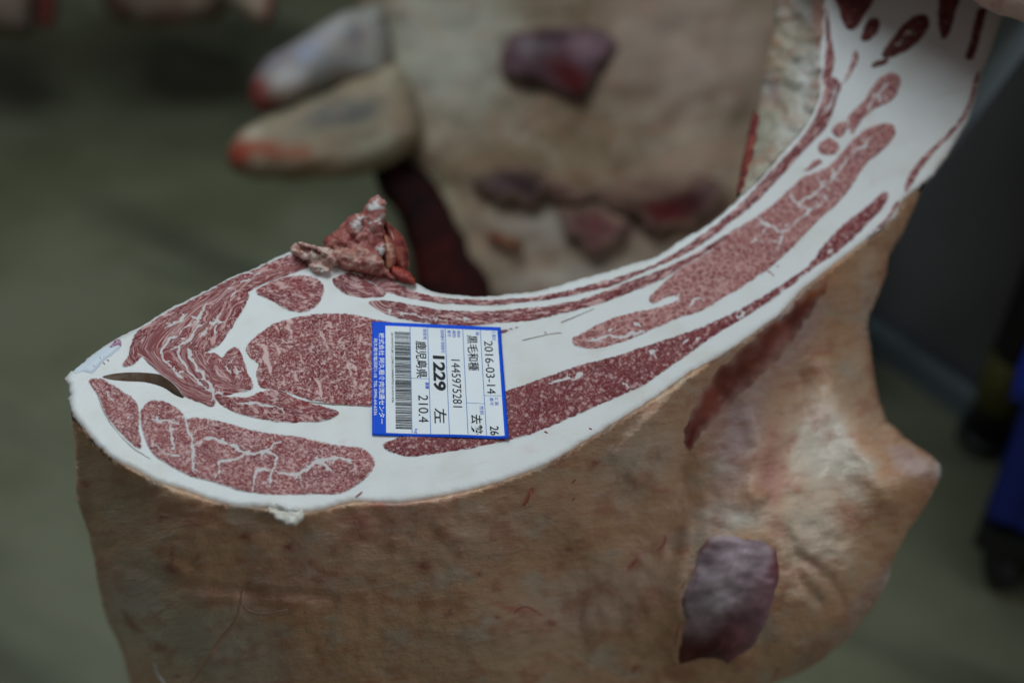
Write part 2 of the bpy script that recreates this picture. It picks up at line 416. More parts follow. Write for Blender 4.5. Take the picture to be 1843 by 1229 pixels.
# ------------------------------------------------------------------ the cut forequarter
TOP = A(118,686, 124,672, 136,664, 172,634, 211,609, 254,587, 300,558, 329,544, 372,523, 412,501, 458,483, 490,467, 526,453, 560,458, 600,470, 640,470, 690,478, 714,497, 748,509, 779,525, 829,532, 872,534, 922,529, 969,524, 1008,513, 1051,500, 1098,488, 1130,477, 1151,472, 1176,464, 1198,452, 1223,434, 1270,408, 1315,372, 1338,350, 1361,331, 1391,297, 1421,263, 1447,233, 1462,207, 1473,177, 1477,143, 1477,113, 1481,56, 1485,0, 1488,-90)
RIGHT = A(1830,-90, 1812,0, 1804,26, 1789,75, 1774,117, 1767,132, 1755,180, 1744,214, 1729,241, 1699,290, 1676,320, 1650,342, 1628,361, 1613,391, 1597,404, 1567,427, 1534,453)
LOW = A(1534,453, 1481,494, 1440,528, 1406,565, 1361,599, 1342,612, 1293,644, 1244,671, 1199,703, 1151,735, 1108,762, 1044,801, 990,833, 900,868, 800,893, 720,905, 637,904, 601,912, 576,919, 548,922, 515,920, 480,915, 422,912, 379,901, 329,883, 286,870, 243,847, 207,829, 175,801, 147,768, 130,743, 125,722, 125,697)
ORIGIN = (-0.05, 0.95, 0.45)
beef = thing('beef_forequarter', ORIGIN, 'cut beef forequarter with marbled red muscles in white fat, paper label on its face', 'beef')

outline = np.concatenate([TOP, RIGHT[:-1], LOW])
fo = jitter(smooth(outline, 4), 1.8, 9, 5.0)
lt = np.exp(-(((fo - np.array([122, 700])) / [22, 45]) ** 2).sum(1)); fo = fo + (jitter(fo, 5, 5, 9.0) - fo) * (lt + .12)[:, None]
hole = smooth(A(184,678, 207,672, 243,670, 283,673, 304,682, 322,700, 331,716, 315,711, 293,697, 261,688, 225,686, 198,683), 4)
V, T = cdt(fo, [hole[::-1]], 6)
d = dist(V, fo, True)[0]; n0 = len(V)
zz = zface(V[:, 0], V[:, 1]) + .004 * (1 - np.clip(d / 9, 0, 1)) ** 2 + .0006 * (nz(V[:, 0], V[:, 1], 40, 2) + .45)
P = W(V[:, 0], V[:, 1], zz)
# flank of the slab: every rim vertex drops straight down behind the cut
def ring_ids(poly): 
    return [int(np.argmin(((V - p) ** 2).sum(1))) for p in poly]
rid = ring_ids(fo); Pl = list(P); Fl = [tuple(t) for t in T]; cen = P.mean(0)
loops = [rid]
for dep, ins in ((.03, .008), (.12, .05)):
    cur = []
    for i in rid:
        if V[i, 0] > 1540 and V[i, 1] < 470: q = P[i] - np.array([.5 + 2 * ins, -.2, .6]) * dep; cur.append(len(Pl)); Pl.append(q); continue
        q = P[i] - np.array([0, 0, dep]); c = cen - P[i]; c[2] = 0; q = q + c / (np.linalg.norm(c) + 1e-9) * ins
        cur.append(len(Pl)); Pl.append(q)
    loops.append(cur)
for a, b in zip(loops[:-1], loops[1:]):
    for i in range(len(a)):
        j = (i + 1) % len(a)
        if a[i] != a[j]: Fl.append((a[i], a[j], b[j], b[i]))
# pocket lining
hid = ring_ids(hole); hc = P[hid].mean(0); Hp = [P[i] - NW * .0002 for i in hid]; Hf = []; nh = len(hid); side_dir = np.array([.9, -.25, -.2])
for r_, (dep, sc_, sh_) in enumerate(((.010, 1.03, 0), (.03, 1.0, .012), (.06, .9, .03), (.09, .6, .05))):
    Hp += [hc + (P[i] - hc) * sc_ - NW * dep + side_dir * sh_ for i in hid]
    Hf += [(r_ * nh + i, (r_ + 1) * nh + i, (r_ + 1) * nh + (i + 1) % nh, r_ * nh + (i + 1) % nh) for i in range(nh)]
Hf.append(tuple(4 * nh + i for i in range(nh))); Hp = np.array(Hp)
Pl = np.array(Pl); q = to_px(Pl)[:, :2]
fatm = fat_mat('white_cut_fat')
face = mesh('cut_fat_face', Pl, Fl, fatm, beef, 'flat white fat face of the cut', {'flow': flow_px(q)})
zf = zface
mesh('pocket_lining', Hp, Hf, raw_mat('pocket_membrane', [(.52, .42, .34), (.44, .31, .23), (.60, .55, .49)], .2, .4, .3), beef, 'brown hollow between the muscles', {'flow': flow_px(to_px(Hp)[:, :2])})

# marbled muscles
M = {}
M['eye'] = muscle_mat('marbled_rib_eye', (.165, .015, .021), (.23, .030, .034), .575, (1.0, 1.0), .035, streak=(.24, 1.0, .95, -1.33), amount=.9, edge=(-1, 2), light=(.67, .46, .43))
M['spin'] = muscle_mat('marbled_streaky', (.15, .018, .024), (.23, .036, .040), .575, (.40, 1.25), .035, amount=.85, edge=(-1, 2))
M['trap'] = muscle_mat('marbled_trapezius', (.17, .024, .03), (.26, .050, .052), .565, (1.0, 1.2), .05, amount=.85, edge=(-1, 3))
M['lat'] = muscle_mat('marbled_dark', (.135, .017, .024), (.18, .028, .033), .66, (1.1, 1.1), .02, amount=.6, dots=.62, edge=(-1, 2))
M['ser'] = muscle_mat('marbled_pink', (.20, .045, .045), (.30, .09, .085), .62, (1.2, 1.2), .03, cell=.85, cellw=.18, amount=.7, edge=(-1, 2), light=(.60, .37, .345))
M['ser2'] = muscle_mat('marbled_pink_coarse', (.20, .045, .045), (.29, .088, .082), .64, (1.2, 1.2), .03, cell=1.0, cellw=.16, amount=.65, edge=(-1, 2), light=(.58, .36, .335))
M['int'] = muscle_mat('streaked_rib_muscle', (.13, .022, .026), (.21, .048, .05), .56, (.22, 1.3), .03, amount=.8, edge=(-1, 1.5))
M['dull'] = muscle_mat('dull_dark_muscle', (.085, .018, .017), (.13, .030, .026), .66, (.3, 1.2), .015, amount=.4, edge=(-1, 2))

def L(*v): return A(*v)
spin_v = [(L(337,567, 320,578, 298,591), 3), (L(366,564, 346,580, 326,597, 306,611, 295,624, 291,635, 295,648, 309,663, 331,683), 2.6),
          (L(368,582, 350,595, 339,613, 322,624, 322,639, 333,659, 353,683, 375,703), 2.6), (L(339,626, 342,641, 355,663, 372,683, 383,701, 386,725), 3.4),
          (L(403,580, 375,581), 2.6), (L(392,581, 386,604), 2), (L(372,586, 364,608), 2), (L(388,708, 418,712), 2.5), (L(407,654, 416,674), 2.2), (L(422,660, 430,675), 2),
          (L(422,519, 415,541), 1.6), (L(372,544, 351,587), 1.8), (L(400,560, 388,575), 1.6), (L(470,490, 430,512), 1.6)]
spin_f = [L(520,460, 412,512, 329,556, 270,598, 245,630, 262,650, 300,684, 340,716, 380,728), spin_v[1][0], spin_v[2][0], L(470,500, 420,530, 385,570, 362,600, 345,622, 342,641, 355,663, 372,683, 400,702, 450,700), L(430,560, 400,610, 372,640, 385,668, 420,690)]
trap_v = [(L(333,743, 338,772, 347,801, 347,851), 3), (L(272,754, 301,758, 322,761), 2.6), (L(308,761, 308,786, 315,808), 2.2),
          (L(347,804, 372,790, 397,793, 422,804, 444,815, 480,815, 498,822, 490,844, 462,847, 455,886), 3), (L(494,847, 537,851, 576,829, 623,826, 637,836), 3.6),
          (L(444,815, 415,829, 397,829, 394,851), 2.2), (L(566,822, 576,829, 601,854), 2.4), (L(480,815, 494,801, 512,790), 2.2), (L(487,851, 483,876), 2.2), (L(537,851, 545,880), 1.8), (L(270,790, 300,815, 330,822), 2)]
lat_v = [(L(1035,678, 1046,673), 7), (L(987,690, 1010,684, 1036,680), 2), (L(1168,634, 1180,632), 5), (L(1176,636, 1184,645), 2.4), (L(1228,618, 1240,610), 2.4), (L(1253,609, 1258,607), 4.5), (L(1326,572, 1340,562), 4), (L(1332,560, 1338,572), 3), (L(1404,528, 1412,522), 4.5), (L(1440,500, 1455,488), 2.6), (L(1120,690, 1135,700), 2), (L(1490,455, 1500,448), 2.5)]
ser_v = [(L(1056,614, 1090,606, 1120,604, 1160,596), 3.2), (L(1200,540, 1225,530), 3), (L(1095,598, 1105,592), 3), (L(1140,580, 1150,590), 2.6), (L(1240,555, 1250,540, 1265,535), 2.5)]
ser2_v = [(L(1421,346, 1436,365, 1477,338, 1470,316), 2.6), (L(1477,338, 1496,327, 1500,301), 2.6), (L(1496,327, 1530,278), 2.4), (L(1488,357, 1462,376, 1409,417, 1383,406, 1361,391), 2.6), (L(1462,376, 1440,372), 2), (L(1530,278, 1556,262, 1575,240), 2.2), (L(1409,417, 1400,450), 2), (L(1383,406, 1350,440), 2)]
lat_line = L(690,806, 800,780, 913,745, 1008,718, 1098,686, 1188,644, 1274,594, 1360,546, 1451,488, 1526,420, 1594,348)
int_line = L(700,530, 811,545, 900,552, 965,545, 1062,525, 1151,490, 1223,455, 1290,408, 1360,352, 1428,285, 1478,215, 1505,150, 1520,60, 1530,-60)
MUS = [
 ('rib_eye_muscle', 'large oval rib eye with fine fat flecks, half under the paper label', 'eye', L(494,584, 530,573, 576,566, 630,567, 673,576, 740,592, 785,630, 775,690, 720,724, 669,729, 619,728, 583,723, 548,716, 519,705, 487,700, 469,695, 463,673, 465,655, 449,641, 444,626, 455,612, 472,598), (), None),
 ('cap_muscle', 'swirling streaky muscle beside the white fat tongue', 'spin', L(526,460, 490,472, 458,487, 412,505, 372,527, 329,549, 300,564, 262,588, 246,600, 236,620, 232,640, 222,657, 240,655, 254,641, 261,646, 286,669, 315,691, 333,712, 358,723, 383,730, 390,716, 420,707, 451,699, 454,690, 444,670, 433,637, 426,626, 412,630, 400,645, 388,637, 369,635, 394,619, 415,591, 433,562, 447,533, 446,525, 470,512, 494,503, 530,490, 553,480, 548,467), spin_v, spin_f),
 ('small_oval_muscle', None, 'spin', L(462,526, 480,512, 523,498, 562,499, 580,512, 580,530, 569,548, 548,560, 519,557, 490,541), (), [L(462,530, 520,520, 582,515), L(490,552, 530,545, 570,540)]),
 ('muscle', None, 'spin', L(390,713, 444,716, 469,706, 498,702, 530,716, 576,731, 609,742, 587,754, 541,759, 490,756, 444,747, 412,736, 394,724), [(L(430,724, 470,728, 510,735), 1.8)], [L(390,715, 470,720, 540,738, 609,745), L(400,735, 470,748, 540,756)]),
 ('trapezius_muscle', 'short tapering left piece of trapezius', 'trap', L(161,686, 179,682, 197,690, 218,704, 243,722, 249,743, 249,772, 254,804, 243,801, 218,779, 193,747, 179,715), [(L(190,705, 205,722), 2), (L(225,755, 240,745), 1.8)], None),
 ('trapezius_muscle', 'long trapezius lens with white branching veins', 'trap', L(256,736, 272,722, 301,725, 325,741, 337,755, 351,752, 397,759, 458,776, 530,786, 601,801, 648,806, 666,818, 673,833, 662,854, 641,872, 612,887, 566,888, 494,889, 440,883, 387,867, 344,856, 301,833, 272,811, 258,779, 254,754), trap_v, None),
 ('broad_muscle', 'long dark red muscle band running out from under the label', 'lat', L(690,800, 714,789, 760,768, 830,735, 913,704, 972,683, 1044,658, 1098,645, 1169,622, 1223,604, 1274,585, 1331,558, 1383,528, 1451,483, 1488,437, 1526,399, 1556,376, 1582,354, 1594,346, 1597,357, 1582,380, 1556,406, 1526,436, 1500,458, 1473,474, 1436,503, 1394,534, 1338,571, 1274,610, 1225,645, 1188,671, 1151,695, 1080,726, 1008,758, 954,780, 915,790, 879,798, 829,808, 775,817, 729,819, 702,811), lat_v, [lat_line]),
 ('serratus_muscle', 'pink belly muscle with a notch of fat', 'ser', L(1031,611, 1048,601, 1080,583, 1126,567, 1169,558, 1200,550, 1222,540, 1216,531, 1198,534, 1176,545, 1169,536, 1187,518, 1205,500, 1237,477, 1273,457, 1305,435, 1340,462, 1366,490, 1338,513, 1300,535, 1263,558, 1225,569, 1173,592, 1140,606, 1116,615, 1073,626, 1037,622), ser_v, None),
 ('serratus_muscle', 'pink belly muscle split by coarse white seams', 'ser2', L(1303,434, 1361,391, 1391,369, 1421,342, 1443,322, 1488,303, 1507,286, 1530,259, 1560,233, 1594,222, 1609,229, 1609,244, 1590,267, 1556,297, 1534,331, 1503,369, 1470,397, 1432,438, 1383,483, 1364,492, 1338,464), ser2_v, None),
 ('muscle', None, 'ser2', L(1447,308, 1470,286, 1479,292, 1466,302), (), None),
 ('muscle', None, 'ser', L(1473,263, 1492,248, 1511,263, 1500,279, 1477,276), (), None),
 ('muscle', None, 'ser', L(1496,233, 1519,218, 1526,229, 1511,249), (), None),
 ('muscle', None, 'ser2', L(1526,211, 1556,181, 1575,150, 1601,132, 1620,139, 1616,165, 1601,184, 1575,196, 1549,218, 1534,241), [(L(1560,205, 1570,180, 1600,150), 2.4), (L(1585,185, 1580,165), 2)], None),
 ('rib_muscle', None, 'int', L(598,505, 616,494, 644,494, 673,512, 695,523, 691,533, 655,536, 626,530, 609,519), (), [L(598,500, 640,515, 695,530)]),
 ('rib_muscle', 'thin dark streaked muscle along the rib side rim', 'int', L(650,494, 690,494, 714,509, 757,528, 811,537, 879,540, 954,535, 1008,526, 1098,503, 1169,480, 1223,450, 1280,411, 1338,362, 1376,320, 1413,281, 1443,248, 1466,213, 1479,178, 1486,150, 1500,140, 1520,150, 1545,113, 1545,95, 1537,86, 1528,120, 1512,160, 1488,226, 1458,259, 1428,292, 1391,333, 1353,370, 1315,400, 1274,432, 1223,462, 1151,493, 1098,515, 1008,535, 930,545, 880,549, 800,546, 740,537, 700,527, 680,515), [(L(1505,150, 1497,185, 1480,205), 2.2)], [int_line]),
 ('rib_muscle', None, 'int', L(664,545, 697,541, 775,555, 851,561, 954,554, 1008,547, 1062,534, 1133,507, 1187,487, 1259,452, 1310,420, 1330,408, 1310,430, 1259,461, 1187,504, 1116,533, 1062,551, 1008,564, 954,577, 901,580, 843,587, 811,586, 760,580, 704,568), [(L(700,556, 760,570, 800,578), 1.6), (L(820,570, 850,576), 1.4)], [int_line]),
 ('rib_muscle', None, 'int', L(894,598, 912,593, 934,588, 915,596, 900,600), (), [int_line]),
 ('rim_muscle', 'narrow red strip along the flap rim', 'int', L(1763,130, 1752,177, 1737,211, 1714,241, 1684,271, 1654,308, 1639,335, 1628,346, 1631,327, 1646,301, 1676,267, 1703,244, 1729,211, 1744,181, 1755,139), (), None),
 ('rim_muscle', None, 'int', L(1620,357, 1613,376, 1590,406, 1560,424, 1594,393, 1609,369), (), None),
 ('muscle', None, 'int', L(1488,10, 1496,75, 1502,105, 1496,135, 1488,158, 1481,143, 1486,94, 1486,38), (), [int_line]),
 ('muscle', None, 'dull', L(1505,-30, 1580,-30, 1570,5, 1556,26, 1541,52, 1524,52, 1511,23), (), None),
 ('muscle', None, 'dull', L(1586,98, 1613,60, 1639,34, 1665,26, 1673,45, 1654,75, 1620,98, 1598,105), [(L(1610,85, 1650,45), 2)], [L(1586,100, 1670,30)]),
 ('muscle', None, 'dull', L(1567,117, 1594,105, 1601,111, 1575,122), (), None),
 ('muscle', None, 'dull', L(1549,71, 1564,34, 1582,38, 1579,60, 1560,75), (), None),  # dark hole in the fat, its darkness put into a flat dull piece
 ('muscle', None, 'dull', L(1688,38, 1695,-20, 1730,-20, 1718,30, 1707,64, 1695,71), (), [L(1690,70, 1730,-20)]),
 ('muscle', None, 'dull', L(1737,105, 1748,68, 1759,20, 1776,15, 1767,56, 1752,105), (), [L(1740,110, 1770,15)]),
]
for i, (nm, lb, mk, poly, vn, fll) in enumerate(MUS):
    patch(nm, poly, zf, .0011, M[mk], beef, 2.7 if i < 18 else 4, .00005, lb, veins=vn, fl=[smooth(l, 8, False) for l in fll] if fll else None, jit=(1.4, 12), seed=3.0 + i, puff=5, grow=1.8 if i < 9 else .8)

# seams, thin red lines and specks on the fat
seamm = plain('seam_membrane', (.34, .30, .25), .5, .2, 60)
for ln, wd in ((L(176,712, 193,752, 218,785, 240,806, 270,825), 1.5), (L(488,702, 530,718, 583,726, 668,731), 1.7), (L(381,770, 458,782, 530,792, 601,806, 640,812), 1.3), (L(1010,580, 1040,568, 1070,555), 1.2), (L(940,612, 985,602, 1010,598), 1.2), (L(425,634, 441,655, 447,690), 1.1)):
    ribbon('seam', ln, wd, zf, .0006, seamm, beef)
bloodm = plain('blood_speck', (.30, .04, .035), .35, .2, 60)
for ln, wd in ((L(955,888, 957,882), 2.4), (L(1382,487, 1388,492), 3), (L(1398,478, 1401,481), 2.4), (L(1390,493, 1392,497), 3), (L(980,597, 983,600), 2.4), (L(1060,770, 1066,772), 2), (L(980,776, 986,779), 3), (L(640,894, 648,888, 652,884), 3)):
    ribbon('blood_speck', ln, wd, zf, .0005, bloodm, beef, 2)

# cartilage at the left tip
cart = fat_mat('bluish_cartilage', (.60, .66, .72), (.50, .50, .62), .1, .15)
patch('cartilage', L(134,668, 172,637, 211,611, 222,618, 216,632, 190,652, 170,674, 150,672), zf, .0010, cart, beef, 4, .001, 'bluish white cartilage plate at the tip', puff=9)
patch('bruise', L(196,628, 207,612, 218,612, 218,622, 207,628), zf, .0015, raw_mat('bruise', [(.35, .18, .27), (.50, .42, .55), (.28, .06, .10)], 1.2, .4, .3), beef, 3, .0001, puff=9)
for x, y in ((193,647), (180,643), (168,657), (186,652)):
    ribbon('blood_speck', L(x, y, x + 2, y + 2), 2.4, zf, .0016, bloodm, beef, 2)

# vertebra stump with torn meat and gristle
torn = raw_mat('torn_red_meat', [(.34, .10, .085), (.22, .045, .04), (.46, .20, .16)], .38, .4, .5)
grist = raw_mat('cream_gristle', [(.58, .40, .34), (.66, .62, .55), (.46, .20, .16), (.64, .54, .46), (.55, .33, .28)], .5, .42, .5)
bonem = raw_mat('white_bone', [(.56, .53, .52), (.62, .60, .57), (.46, .22, .19), (.38, .14, .12)], .45, .5, .3)
glos = raw_mat('glossy_dark_meat', [(.20, .035, .03), (.13, .022, .025), (.28, .07, .05)], .3, .2, .3)
def zk(x, y): return zface(690, 478) - .012 + (np.asarray(y) - 440) * -.0001
def rough_z(a, s, sd): return lambda x, y: a * (nz(x, y, s, sd) + .6 * nz(x, y, s * .45, sd + 9))
stump = relief('vertebra_stump', L(582,433, 591,424, 611,411, 626,391, 651,383, 657,372, 664,361, 677,353, 692,363, 695,376, 691,396, 692,422, 693,453, 694,477, 708,492, 718,505, 672,500, 635,494, 611,486, 604,470, 600,453, 587,449), zk, torn, beef, 4, .012, 22, .05, jit=(4, 8), bumpf=rough_z(.005, 16, 1.5), label='red torn vertebra stump')
relief('bone_spur', L(660,372, 667,360, 678,353, 692,362, 694,376, 689,394, 686,412, 676,420, 664,416, 661,396), lambda x, y: zk(x, y) - .005, bonem, stump, 3, .008, 14, .02, jit=(6, 8), bumpf=rough_z(.002, 18, 2.5))
relief('bone_spur', L(634,392, 650,386, 656,392, 650,414, 640,424, 631,420), lambda x, y: zk(x, y) - .006, bonem, stump, 3, .006, 12, .02, jit=(6, 8), bumpf=rough_z(.002, 9, 3.5))
relief('bone_spur', L(678,440, 690,436, 693,452, 684,462, 676,452), lambda x, y: zk(x, y) - .004, bonem, stump, 3, .006, 8, .02, jit=(2, 7))
relief('torn_meat', L(600,452, 630,444, 665,446, 684,458, 690,478, 660,490, 625,484, 606,472), lambda x, y: zk(x, y) - .008, raw_mat('pinkish_torn_meat', [(.42, .17, .13), (.30, .075, .065), (.54, .33, .27)], .5, .35, .9), beef, 4, .008, 18, .02, jit=(4, 8), bumpf=rough_z(.004, 14, 6.5))
relief('gristle', L(522,449, 534,436, 552,440, 574,444, 600,450, 614,471, 602,481, 592,488, 574,490, 558,483, 550,470, 530,459), lambda x, y: zface(560, 470) - .008 + 0 * x, grist, beef, 4, .008, 14, .02, jit=(5, 8), bumpf=rough_z(.005, 16, 4.5), label='cream gristle torn around the bone')
for p in (L(533,436, 548,437, 575,446, 574,450, 552,446, 540,443), L(522,452, 530,446, 548,452, 556,466, 545,468, 532,460), L(566,446, 590,452, 606,468, 600,476, 584,462), L(556,478, 572,474, 596,486, 586,492, 566,490)):
    relief('gristle', p, lambda x, y: zface(560, 470) - .014 + 0 * x, grist, beef, 3, .004, 6, .01, jit=(3, 6), bumpf=rough_z(.003, 7, 7.5))
relief('meat_lobe', L(691,398, 708,407, 727,427, 736,449, 737,479, 730,492, 712,488, 700,470, 692,440), lambda x, y: zk(x, y) + .012, glos, beef, 4, .02, 22, .04, label='dark glossy red lobe behind the stump')
relief('meat_lobe', L(689,420, 703,430, 713,453, 712,475, 704,490, 692,480), lambda x, y: zk(x, y) + .002, raw_mat('orange_pink_meat', [(.40, .17, .10), (.32, .09, .06), (.5, .3, .22)], .4, .28, .3), beef, 4, .012, 14, .03)
relief('meat_lobe', L(700,478, 720,482, 738,492, 749,510, 735,512, 712,502), lambda x, y: zk(x, y) + .000, raw_mat('bright_red_meat', [(.38, .06, .045), (.28, .04, .035)], .6, .25, .6), beef, 4, .01, 10, .03, jit=(3, 8))
# torn flap hanging over the rim
flapm = fat_mat('torn_fat', (.66, .63, .55), (.55, .46, .36), .4)
relief('torn_fat_flap', L(482,912, 500,917, 522,914, 545,921, 549,930, 541,941, 529,948, 512,944, 496,934, 484,926), lambda x, y: zface(520, 915) - .012 - (y - 915) * .0002, flapm, beef, 3.5, .005, 9, .014, jit=(5, 9), bumpf=rough_z(.0025, 14, 5.1), label='small torn flap of fat hanging over the rim')
relief('torn_fat_flap', L(498,905, 520,908, 540,915, 530,926, 510,922), lambda x, y: zface(520, 915) - .013, fatm, beef, 3.5, .004, 8, .012, jit=(4, 7), bumpf=rough_z(.001, 12, 9.1))

# ------------------------------------------------------------------ outer side of the forequarter
LEFT = A(125,697, 125,722, 130,752, 134,800, 136,850, 138,895, 150,930, 160,960, 170,1009, 178,1060, 188,1104, 202,1135, 215,1161, 224,1190, 232,1222, 250,1300, 280,1400, 320,1500)
RSIL = A(1703,288, 1662,338, 1644,376, 1624,412, 1603,438, 1595,494, 1573,543, 1562,580, 1566,618, 1572,663, 1583,720, 1597,758, 1612,770, 1631,789, 1669,815, 1688,830, 1695,848, 1690,864, 1676,891, 1650,925, 1624,970, 1607,1008, 1599,1041, 1582,1070, 1549,1113, 1507,1150, 1451,1184, 1394,1207, 1345,1235, 1280,1290, 1220,1380, 1190,1500)
lowtop = np.concatenate([A(1703,287, 1676,319, 1650,341, 1628,361, 1613,391, 1597,404, 1567,427), LOW])
sidepoly = np.concatenate([RSIL[1:], A(900,1530, 600,1530), LEFT[::-1][:-1], lowtop[::-1]])
ctl = []
for x, y in lowtop[::2]: ctl.append((x, y, float(zface(x, y))))
for (x, y), b in zip(A(125,722, 243,847, 379,901, 548,922, 720,905, 900,868, 1044,801, 1151,735), (0, .012, .016, .02, .02, .018, .014, .01)):
    E_ = W(x, y, zface(x, y))
    for s, k in ((.08, .7), (.18, 1), (.30, 1.0), (.45, .6))[:4 if x < 950 else 1]:
        q = E_ + np.array([0, 0, -s]) - np.array([0, b * k, 0]); a = to_px(q)
        if a[1] < 1600: ctl.append(tuple(a))
ctl += [(1450,600,1.44), (1540,560,1.47), (1560,640,1.475), (1350,720,1.405), (1290,800,1.38), (1440,760,1.42), (1420,900,1.39), (1560,780,1.435), (1620,830,1.41), (1680,850,1.42), (1600,930,1.41), (1310,960,1.38), (1320,1080,1.385), (1240,1080,1.395), (1480,1040,1.395), (1560,1030,1.42), (1400,1160,1.42), (1180,980,1.39), (1100,900,1.345), (1200,1200,1.46), (1300,1220,1.45), (1230,860,1.38), (1150,1400,1.56), (1110,1010,1.375), (1000,1010,1.345), (1110,1120,1.41), (1000,1120,1.40), (1060,1230,1.45)]
ctl = np.array(ctl)
def tps(r2): return np.where(r2 > 0, r2 * np.log(r2 + 1e-12), 0)
cp = ctl[:, :2] / 500; K = tps(((cp[:, None] - cp[None]) ** 2).sum(-1)) + np.eye(len(cp)) * .004
Pm = np.concatenate([np.ones((len(cp), 1)), cp], 1); n_ = len(cp)
sol = np.linalg.solve(np.block([[K, Pm], [Pm.T, np.zeros((3, 3))]]), np.concatenate([ctl[:, 2], np.zeros(3)]))
topl = smooth(lowtop, 6, False); sill = smooth(LEFT[2:], 6, False); silr = smooth(RSIL[1:], 6, False)
folds = [(L(1270,640, 1225,700, 1180,780, 1140,850), 15, .006), (L(1240,690, 1200,770, 1160,850), 10, -.004), (L(1215,700, 1160,770, 1110,820), 12, .005), (L(1290,700, 1240,790, 1215,880), 16, -.003), (L(1175,745, 1120,800, 1075,840), 12, .004),
         (L(1330,690, 1370,800, 1360,890), 26, .007), (L(1420,640, 1440,720, 1400,840), 30, -.006), (L(1560,690, 1600,770, 1680,840), 26, -.010), (L(1480,660, 1540,790, 1600,890), 34, .010), (L(1480,560, 1520,640, 1540,720), 30, -.008),
         (L(1240,960, 1222,1060, 1215,1190), 12, .0022), (L(1420,960, 1440,1040, 1470,1080), 9, -.004), (L(1440,1000, 1490,1040, 1520,1090), 9, -.004), (L(1215,1120, 1150,1180), 10, -.004),
         (L(205,1015, 260,1025, 320,1048, 432,1062, 600,1075), 9, -.004), (L(150,880, 230,980, 330,1030), 16, .004)]
folds = [(smooth(a, 8, False), b, c * 1.5) for a, b, c in folds]
def zside_raw(x, y):
    x = np.asarray(x, float).ravel(); y = np.asarray(y, float).ravel(); p = np.stack([x, y], -1)
    r2 = ((p[:, None] / 500 - cp[None]) ** 2).sum(-1)
    z = tps(r2) @ sol[:n_] + sol[n_] + p / 500 @ sol[n_ + 1:]
    dt = dist(p, topl)[0]; u = np.clip(dt / 70, 0, 1); u2 = np.clip(dt / 2.5, 0, 1)
    for ln, wd, h in folds: z -= h * np.exp(-(dist(p, ln)[0] / wd) ** 2) * u2
    for ln, R_, rp in ((sill, .085, 120), (silr, .07, 85)):
        k = np.clip(dist(p, ln)[0] / rp, 0, 1); z += R_ * (1 - np.sqrt(np.maximum(0, 1 - (1 - k) ** 2))) * (.25 + .75 * u)
    zt = zface(x, y); return z * u2 + (zt + .0005) * (1 - u2)
def zside(x, y):
    x = np.asarray(x, float); sh = x.shape
    z = zside_raw(x, y); xx = x.ravel(); yy = np.asarray(y, float).ravel()
    dt = dist(np.stack([xx, yy], -1), topl)[0]
    return (z - (.0035 * nz(xx, yy, 55, 1.1) + .0022 * nz(xx, yy, 24, 6.1) + .0012 * nz(xx * .5, yy, 11, 9.1)) * np.clip(dt / 20, 0, 1)).reshape(sh)
so = jitter(smooth(sidepoly, 6), 2.2, 14, 8.0)
V, T = cdt(so, [], 7); n0 = len(V); z0 = zside(V[:, 0], V[:, 1]); d = dist(V, so, True)[0]
prof = np.sqrt(np.maximum(0, 1 - (1 - np.clip(d / 160, 0, 1)) ** 2))
onb = d < 1e-3; ren = np.arange(2 * n0); ren[n0:][onb] = np.arange(n0)[onb]; keep = np.ones(2 * n0, bool); keep[n0:][onb] = False; idx = np.cumsum(keep) - 1
P = np.concatenate([W(V[:, 0], V[:, 1], z0), W(V[:, 0], V[:, 1], z0 + .18 * prof)])
P[n0:, 2] -= .10 * prof
F2 = idx[np.concatenate([T, ren[T[:, ::-1] + n0]])]
VV = np.concatenate([V, V])
lay = [(140,900,22,160,-8,(.30,.13,.07),.8), (190,1120,24,120,-16,(.34,.15,.09),.75), (330,1140,150,70,12,(.52,.48,.38),.75), (240,1060,50,60,0,(.46,.44,.40),.6), (420,1190,120,60,10,(.50,.45,.36),.6),
       (250,920,120,50,25,(.46,.33,.22),.6), (600,990,160,60,5,(.48,.33,.24),.5), (720,930,120,30,-10,(.52,.26,.20),.55), (560,1060,150,30,5,(.50,.28,.20),.5), (880,960,160,60,-20,(.56,.38,.29),.6), (1050,1080,200,60,-15,(.60,.45,.36),.6), (900,1180,260,60,0,(.44,.34,.23),.5),
       (1150,830,90,60,-60,(.60,.50,.40),.7), (1310,930,60,30,0,(.62,.56,.46),.9), (1330,780,45,120,15,(.44,.31,.31),.85), (1290,720,30,80,30,(.42,.27,.26),.6), (1390,850,24,70,5,(.52,.22,.20),.75), (1420,600,40,110,35,(.45,.33,.33),.8), (1500,800,80,90,0,(.63,.58,.49),.85),
       (1530,700,40,70,-25,(.50,.33,.21),.8), (1590,820,30,90,-35,(.52,.29,.17),.9), (1650,890,40,30,-50,(.52,.26,.14),.9), (1640,835,40,20,25,(.58,.45,.43),.8), (1690,845,10,22,0,(.70,.68,.66),.9), (1460,960,60,90,0,(.60,.50,.38),.8), (1570,1060,20,70,35,(.42,.31,.28),.7), (1600,1045,12,20,30,(.70,.69,.66),.9), (1500,1150,90,20,-35,(.38,.27,.22),.6), (1560,540,20,90,8,(.60,.47,.36),.8), (1480,500,30,40,40,(.58,.30,.15),.8)]
